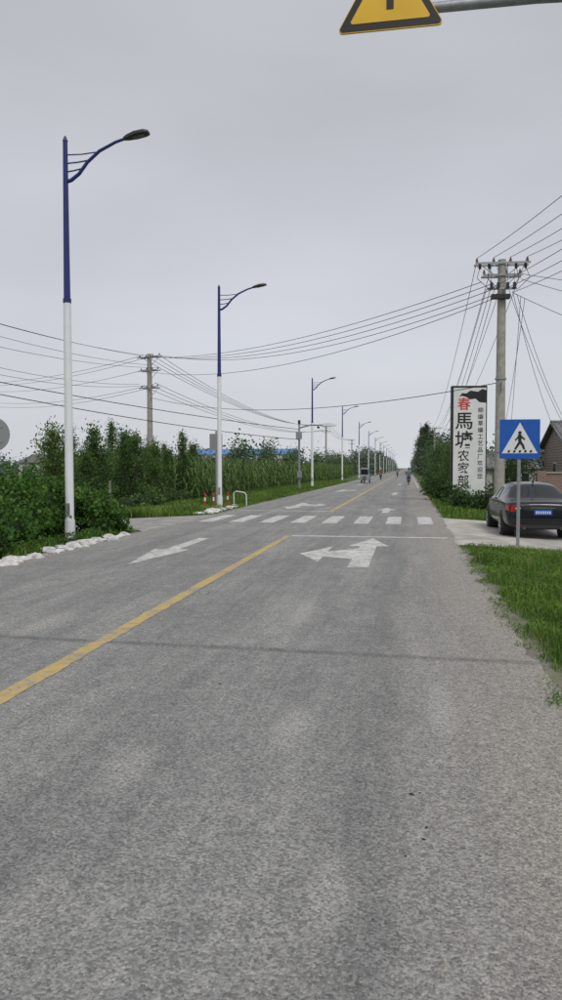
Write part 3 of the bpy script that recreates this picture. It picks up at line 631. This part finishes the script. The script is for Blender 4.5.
# ------------------------------------------------------------ buildings
def gable(name,x0,x1,y0,y1,hw,hr,mw,mr2,loc_z=-.25,ridge='x',windows=True,ov=.3):
    E=empty(name,(x0,y0,loc_z)); W=x1-x0; D=y1-y0
    q=MB()
    q.add([(0,0,0),(W,0,0),(W,D,0),(0,D,0),(0,0,hw),(W,0,hw),(W,D,hw),(0,D,hw),(0,D/2,hr-.08),(W,D/2,hr-.08)],[(0,1,5,4),(2,3,7,6),(0,4,8,7,3),(1,2,6,9,5)],mw)
    q.obj('walls',parent=E)
    q=MB()
    sl_=(hr-hw)/(D/2)
    for s in (0,1):
        ya=-ov if s==0 else D+ov; za=hw-sl_*ov
        q.add([(-ov,ya,za),(W+ov,ya,za),(W+ov,D/2,hr),(-ov,D/2,hr),(-ov,ya,za+.1),(W+ov,ya,za+.1),(W+ov,D/2,hr+.1),(-ov,D/2,hr+.1)],[(0,1,2,3),(4,5,6,7),(0,1,5,4),(0,3,7,4),(1,2,6,5)],mr2)
        nt_=int(W/.3)
        for i in range(nt_):
            x=-ov+(i+.5)*(W+2*ov)/nt_; q.tube([(x,ya,za+.11),(x,D/2,hr+.11)],.045,mr2,5,False)
    q.tube([(-ov,D/2,hr+.12),(W+ov,D/2,hr+.12)],.09,mr2,8)
    q.obj('roof',parent=E)
    if windows:
        q=MB(); gl=mat('window_glass',(.03,.04,.05),.1); fr=mat('window_frame',(.55,.55,.53),.6)
        nwin=max(1,int(W/3))
        for i in range(nwin):
            x=(i+.5)*W/nwin; q.box((x,-.01,hw*.55),(1.2,.04,1.1),fr); q.box((x-.28,-.034,hw*.55),(.48,.02,.95),gl); q.box((x+.28,-.034,hw*.55),(.48,.02,.95),gl)
        q.box((-.01,D*.5,hw*.55),(.04,.9,1.0),fr); q.box((-.034,D*.5,hw*.55),(.02,.75,.85),gl)
        q.obj('windows',parent=E)
        q=MB(); q.box((W*.03+.9,-.02,1.0),(.9,.05,2.0),mat('door_paint',(.12,.1,.09),.6)); q.obj('door',parent=E)
    return E
def brickmat():
    m=bpy.data.materials.new('weathered_brick'); m.use_nodes=True; n=m.node_tree; b=n.nodes['Principled BSDF']; b.inputs['Roughness'].default_value=.9
    t=n.nodes.new('ShaderNodeTexCoord'); mm=n.nodes.new('ShaderNodeMapping'); mm.inputs['Rotation'].default_value=(rad(90),0,0); n.links.new(t.outputs['Object'],mm.inputs[0])
    br=n.nodes.new('ShaderNodeTexBrick'); br.inputs['Scale'].default_value=1; br.inputs['Brick Width'].default_value=.25; br.inputs['Row Height'].default_value=.075; br.inputs['Mortar Size'].default_value=.008
    br.inputs['Color1'].default_value=(.27,.16,.12,1); br.inputs['Color2'].default_value=(.21,.135,.105,1); br.inputs['Mortar'].default_value=(.30,.28,.26,1); n.links.new(mm.outputs[0],br.inputs[0]); n.links.new(br.outputs[0],b.inputs['Base Color']); return m
BR=brickmat(); MG=mat('grey_render',(.46,.45,.44),.9,var=.25,scale=1.5); MT=mat('grey_roof_tile',(.17,.17,.175),.85,var=.3,scale=4)
q=MB(); q.box((13,0,.8),(14.4,.24,1.7),BR); q.box((13,0,1.69),(14.5,.34,.08),M_conc)
for i in range(6): q.box((6+i*2.8,-.08,.85),(.4,.3,1.85),BR)
q.obj('brick_wall',(0,35.5,-.2))
gable('brick_house',8.1,18,40,47,3.2,4.4,BR,MT)
gable('shed',5.4,10.5,55,60,2.0,3.0,MG,MT)
gable('farm_house',-66,-58,118,128,2.9,4.2,MG,MT)
E=empty('factory',(-64,215,-.3)); q=MB(); q.box((14,10,3),(32,20,6),mat('factory_wall',(.5,.52,.55),.7,var=.05)); q.obj('walls',parent=E)
q=MB(); mb=mat('blue_metal_roof',(.10,.27,.52),.5); q.add([(-2.3,-.3,6.02),(30.3,-.3,6.02),(30.3,10,7.9),(-2.3,10,7.9),(30.3,20.3,6.02),(-2.3,20.3,6.02)],[(0,1,2,3),(3,2,4,5),(1,4,2),(0,3,5)],mb)
for i in range(40): x=-2+i*.82; q.tube([(x,-.3,6.06),(x,10,7.94)],.06,mb,4,False)
q.obj('roof',parent=E)
q=MB()
for i in range(9): q.box((0+i*3.5,-.03,4.2),(2,.06,1),MATS['window_glass'])
q.obj('windows',parent=E)

# ------------------------------------------------------------ car
def car(loc,rz):
    E=empty('parked_car',loc,rz)
    PA=mat('black_car_paint',(.006,.008,.014),.28,0,coat=.5,spec=.35); GL=mat('car_glass',(.012,.015,.018),.06,spec=.5); TY=mat('tyre_rubber',(.018,.018,.018),.85); RM=mat('alloy_rim',(.5,.5,.52),.3,.8); TR=mat('tail_light_red',(.35,.01,.012),.12,coat=1); CH=mat('chrome',(.7,.7,.7),.12,1); PB=mat('plate_blue',(.01,.08,.42),.4); PL_=mat('car_black_plastic',(.02,.02,.02),.6)
    st=[(0.0,.42,.66,.80,0),(0.05,.30,.82,.90,0),(.22,.24,.885,.955,0),(.72,.22,.90,.965,0),(1.42,.22,.905,.965,1.375,.58),(1.75,.22,.905,.96,1.425,.60),(2.3,.22,.905,.955,1.44,.61),(2.75,.22,.905,.95,1.395,.60),(3.5,.22,.90,.94,0),(4.1,.22,.88,.86,0),(4.42,.25,.80,.76,0),(4.58,.34,.62,.64,0)]
    V=[];F=[];MI=[]
    for s_ in st:
        y,zb,w_,bl=s_[:4]
        half=[(0,zb),(.8*w_,zb),(w_,zb+.13),(w_*1.005,(zb+bl)/2+.04),(.965*w_,bl)]
        if s_[4]: half+=[(s_[5]*1.03,s_[4]-.07),(s_[5]*.82,s_[4]-.005),(0,s_[4]+.02)]
        else: half+=[(.86*w_,bl+.028),(.5*w_,bl+.045),(0,bl+.055)]
        ring=[(x,y,z) for x,z in half]+[(-x,y,z) for x,z in half[-2:0:-1]]; V+=ring
    R=14
    for i in range(len(st)-1):
        for j in range(R):
            F.append((i*R+j,i*R+(j+1)%R,(i+1)*R+(j+1)%R,(i+1)*R+j))
            jj=j if j<7 else 13-j; mtl=0
            if jj==4 and 4<=i<=6: mtl=1
            if jj in(5,6) and i in(3,7): mtl=1
            MI.append(mtl)
    F.append(tuple(range(R))[::-1]); MI.append(0); F.append(tuple(range((len(st)-1)*R,len(st)*R))); MI.append(0)
    me=bpy.data.meshes.new('body'); me.from_pydata(V,[],F); me.materials.append(PA); me.materials.append(GL); me.polygons.foreach_set('material_index',MI); me.shade_smooth()
    bm=bmesh.new(); bm.from_mesh(me); bmesh.ops.recalc_face_normals(bm,faces=bm.faces)
    cr=bm.edges.layers.float.new('crease_edge')
    for e_ in bm.edges:
        ms={f.material_index for f in e_.link_faces}
        if len(ms)>1: e_[cr]=.55
        v0,v1=e_.verts
        if v0.index%R in(4,10) and v1.index%R in(4,10): e_[cr]=.5
    bm.to_mesh(me); bm.free()
    o=bpy.data.objects.new('body',me); C.objects.link(o); o.parent=E; md=o.modifiers.new('s','SUBSURF'); md.levels=3; md.render_levels=3
    q=MB()
    for y in (.95,3.68):
        for s in(-1,1):
            q.tube([(s*.60,y,.34),(s*.902,y,.34)],[.375,.375],PL_,28)
            q.tube([(s*.66,y,.315),(s*.70,y,.315),(s*.895,y,.315),(s*.922,y,.315)],[.28,.315,.315,.285],TY,28)
            q.tube([(s*.90,y,.315),(s*.926,y,.315)],[.215,.205],PL_,24)
            q.tube([(s*.90,y,.315),(s*.936,y,.315)],[.06,.05],RM,12)
            for k in range(7):
                a=6.283*k/7; R_=Matrix.Rotation(a,3,'X'); q.box(R_@Vector((0,0,.12))+Vector((s*.930,y,.315)),(.012,.045,.18),RM,R_)
            V=[];F=[]
            for k in range(25):
                a=6.283*k/24; V+=[(s*.932,y+math.cos(a)*.20,.315+math.sin(a)*.20),(s*.932,y+math.cos(a)*.225,.315+math.sin(a)*.225)]
            for k in range(24): F.append((2*k,2*k+1,2*k+3,2*k+2))
            q.add(V,F,RM)
    o=q.obj('wheels',parent=E); smooth_by_angle(o,30)
    q=MB()
    for s in(-1,1):
        q.box((s*.615,.075,.80),(.34,.12,.15),TR,Matrix.Rotation(-s*.30,3,'Z')); q.box((s*.815,.20,.81),(.09,.26,.14),TR,Matrix.Rotation(-s*.22,3,'Z'))
        q.box((s*.60,.006,.80),(.16,.02,.035),M_lens,Matrix.Rotation(-s*.30,3,'Z'))
        q.box((s*.6,.02,.36),(.18,.06,.035),TR)
    q.obj('tail_lights',parent=E)
    q=MB(); q.box((0,-.012,.70),(.44,.012,.14),PB); q.box((0,-.020,.70),(.40,.004,.10),PB)
    for i in range(7): q.box((-.165+i*.055,-.026,.70),(.030,.004,.07),MW)
    q.obj('number_plate',parent=E)
    q=MB(); q.box((0,.012,.815),(.62,.02,.028),CH); q.box((0,.05,.34),(1.3,.08,.10),PL_); q.box((0,-.0,.52),(1.3,.03,.02),PL_)
    q.tube([(-.45,0.0,.30),(-.45,.2,.30)],.035,CH,12); q.tube([(.45,0.0,.30),(.45,.2,.30)],.035,CH,12)
    for s in(-1,1):
        for y in(1.75,2.75): q.box((s*.912,y,.84),(.02,.18,.025),CH)
        q.box((s*.90,2.3,.955),(.012,2.0,.014),CH); q.box((s*1.0,3.02,1.0),(.2,.09,.12),PA); q.box((s*1.0,2.972,1.0),(.16,.01,.09),GL)
        q.box((s*.78,2.18,1.17),(.02,.06,.34),PL_,Matrix.Rotation(-s*.62,3,'Y'))
        q.box((s*.60,4.40,.66),(.26,.14,.11),M_lens,Matrix.Rotation(s*.35,3,'Z'))
    q.box((0,.9,1.04),(.6,.02,.02),TR); q.tube([(0,1.5,1.43),(0,1.42,1.50)],[.03,.01],PL_,8)
    q.obj('trim',parent=E)
car((3.36,19.5,-.125),rad(1))

# ------------------------------------------------------------ distant vehicles and riders
def wheel(q,x,y,r_,w_,m1,m2):
    q.tube([(x-w_/2,y,r_),(x+w_/2,y,r_)],r_,m1,16); q.tube([(x-w_/2-.01,y,r_),(x+w_/2+.01,y,r_)],r_*.55,m2,12)
TY=MATS['tyre_rubber']; GLs=MATS['car_glass']
def trike(loc):
    E=empty('cargo_tricycle',loc,0); q=MB(); CB=mat('cab_paint',(.28,.31,.32),.4,var=.05)
    q.ext([(-.5,.35),(.5,.35),(.52,1.0),(.46,1.6),(.36,1.72),(-.36,1.72),(-.46,1.6),(-.52,1.0)],0,1.3,CB)
    q.ext([(-.42,.98),(.42,.98),(.38,1.55),(-.38,1.55)],-.01,.02,GLs)
    q.box((.51,.65,1.3),(.03,.8,.45),GLs); q.box((-.51,.65,1.3),(.03,.8,.45),GLs)
    q.box((0,-.1,.62),(.35,.25,.35),mat('trike_fairing',(.12,.12,.12),.4)); q.box((.32,-.02,.75),(.14,.06,.12),M_lens); q.box((-.32,-.02,.75),(.14,.06,.12),M_lens)
    q.box((0,2.2,.85),(1.05,1.7,.5),mat('cargo_bed',(.10,.18,.28),.6)); q.obj('body',parent=E)
    q=MB(); wheel(q,0,-.1,.27,.12,TY,M_gal); wheel(q,.45,2.3,.28,.14,TY,M_gal); wheel(q,-.45,2.3,.28,.14,TY,M_gal); q.obj('wheels',parent=E)
trike((-4.75,82,0))
def person_riding(loc,rz,shirt,trou):
    ES=empty('scooter',loc,rz); q=MB(); SC=mat('scooter_paint',(.08,.09,.12),.35)
    wheel(q,0,-.6,.24,.09,TY,M_gal); wheel(q,0,.6,.24,.09,TY,M_gal)
    q.ext([(-.14,.3),(.14,.3),(.2,.75),(.12,.95),(-.12,.95),(-.2,.75)],.38,.48,SC); q.box((0,.12,.3),(.28,.6,.08),SC); q.box((0,-.35,.5),(.28,.6,.35),SC); q.box((0,-.3,.72),(.26,.7,.08),M_dark)
    q.tube([(0,.6,.25),(0,.42,1.0)],.03,M_dark,8); q.tube([(-.32,.36,1.02),(0,.42,1.0),(.32,.36,1.02)],.018,M_dark,8); q.box((0,.5,.85),(.14,.06,.1),M_lens)
    for s in(-1,1): q.tube([(s*.25,.38,1.0),(s*.33,.40,1.22)],.01,M_dark,5); q.box((s*.34,.4,1.25),(.12,.02,.08),M_dark)
    q.obj('body',parent=ES)
    V=[(0,-.25,.82),(0,-.22,1.02),(0,-.17,1.25),(0,-.14,1.37),(0,-.12,1.45)]; Rr=[.14,.13,.14,.055,.06]; Ed=[(0,1),(1,2),(2,3),(3,4)]
    for s in(-1,1):
        b0=len(V); V+=[(s*.10,-.22,.80),(s*.14,.22,.78),(s*.12,.18,.38),(s*.12,.30,.36)]; Rr+=[.09,.065,.045,.04]; Ed+=[(0,b0),(b0,b0+1),(b0+1,b0+2),(b0+2,b0+3)]
        b0=len(V); V+=[(s*.19,-.17,1.3),(s*.27,.0,1.08),(s*.28,.28,1.06),(s*.27,.36,1.04)]; Rr+=[.06,.045,.035,.035]; Ed+=[(2,b0),(b0,b0+1),(b0+1,b0+2),(b0+2,b0+3)]
    me=bpy.data.meshes.new('body'); me.from_pydata(V,Ed,[]); o=bpy.data.objects.new('body',me); C.objects.link(o)
    md=o.modifiers.new('k','SKIN')
    for i,sv in enumerate(me.skin_vertices[0].data if me.skin_vertices else []): sv.radius=(Rr[i],Rr[i])
    if not me.skin_vertices:
        bm=bmesh.new(); bm.from_mesh(me); ly=bm.verts.layers.skin.verify(); bm.verts.ensure_lookup_table()
        for i,v in enumerate(bm.verts): v[ly].radius=(Rr[i],Rr[i]); v[ly].use_root=(i==0)
        bm.to_mesh(me); bm.free()
    o.modifiers.new('s','SUBSURF').levels=1
    EP=empty('person',loc,rz); o.parent=EP; me.materials.append(shirt)
    q=MB(); bm=bmesh.new(); bmesh.ops.create_uvsphere(bm,u_segments=14,v_segments=10,radius=1)
    q.add([(v.co.x*.085,-.10+v.co.y*.10,1.56+v.co.z*.125) for v in bm.verts],[[v.index for v in f.verts] for f in bm.faces],mat('skin',(.42,.26,.18),.6))
    q.add([(v.co.x*.115,-.125+v.co.y*.125,1.61+max(v.co.z,-.35)*.12) for v in bm.verts],[[v.index for v in f.verts] for f in bm.faces],trou); bm.free(); q.obj('head_and_helmet',parent=EP)
person_riding((.05,76,0),math.pi*0,mat('shirt_blue',(.10,.12,.18),.8),mat('helmet_dark',(.06,.06,.07),.4))
person_riding((-3.9,108,0),math.pi,mat('shirt_red',(.22,.08,.07),.8),mat('helmet_white',(.5,.5,.5),.4))
person_riding((-2.0,140,0),0,mat('shirt_grey',(.2,.2,.2),.8),MATS['helmet_dark'])
print('faces',sum(len(o.data.polygons) for o in bpy.data.objects if o.type=='MESH'))
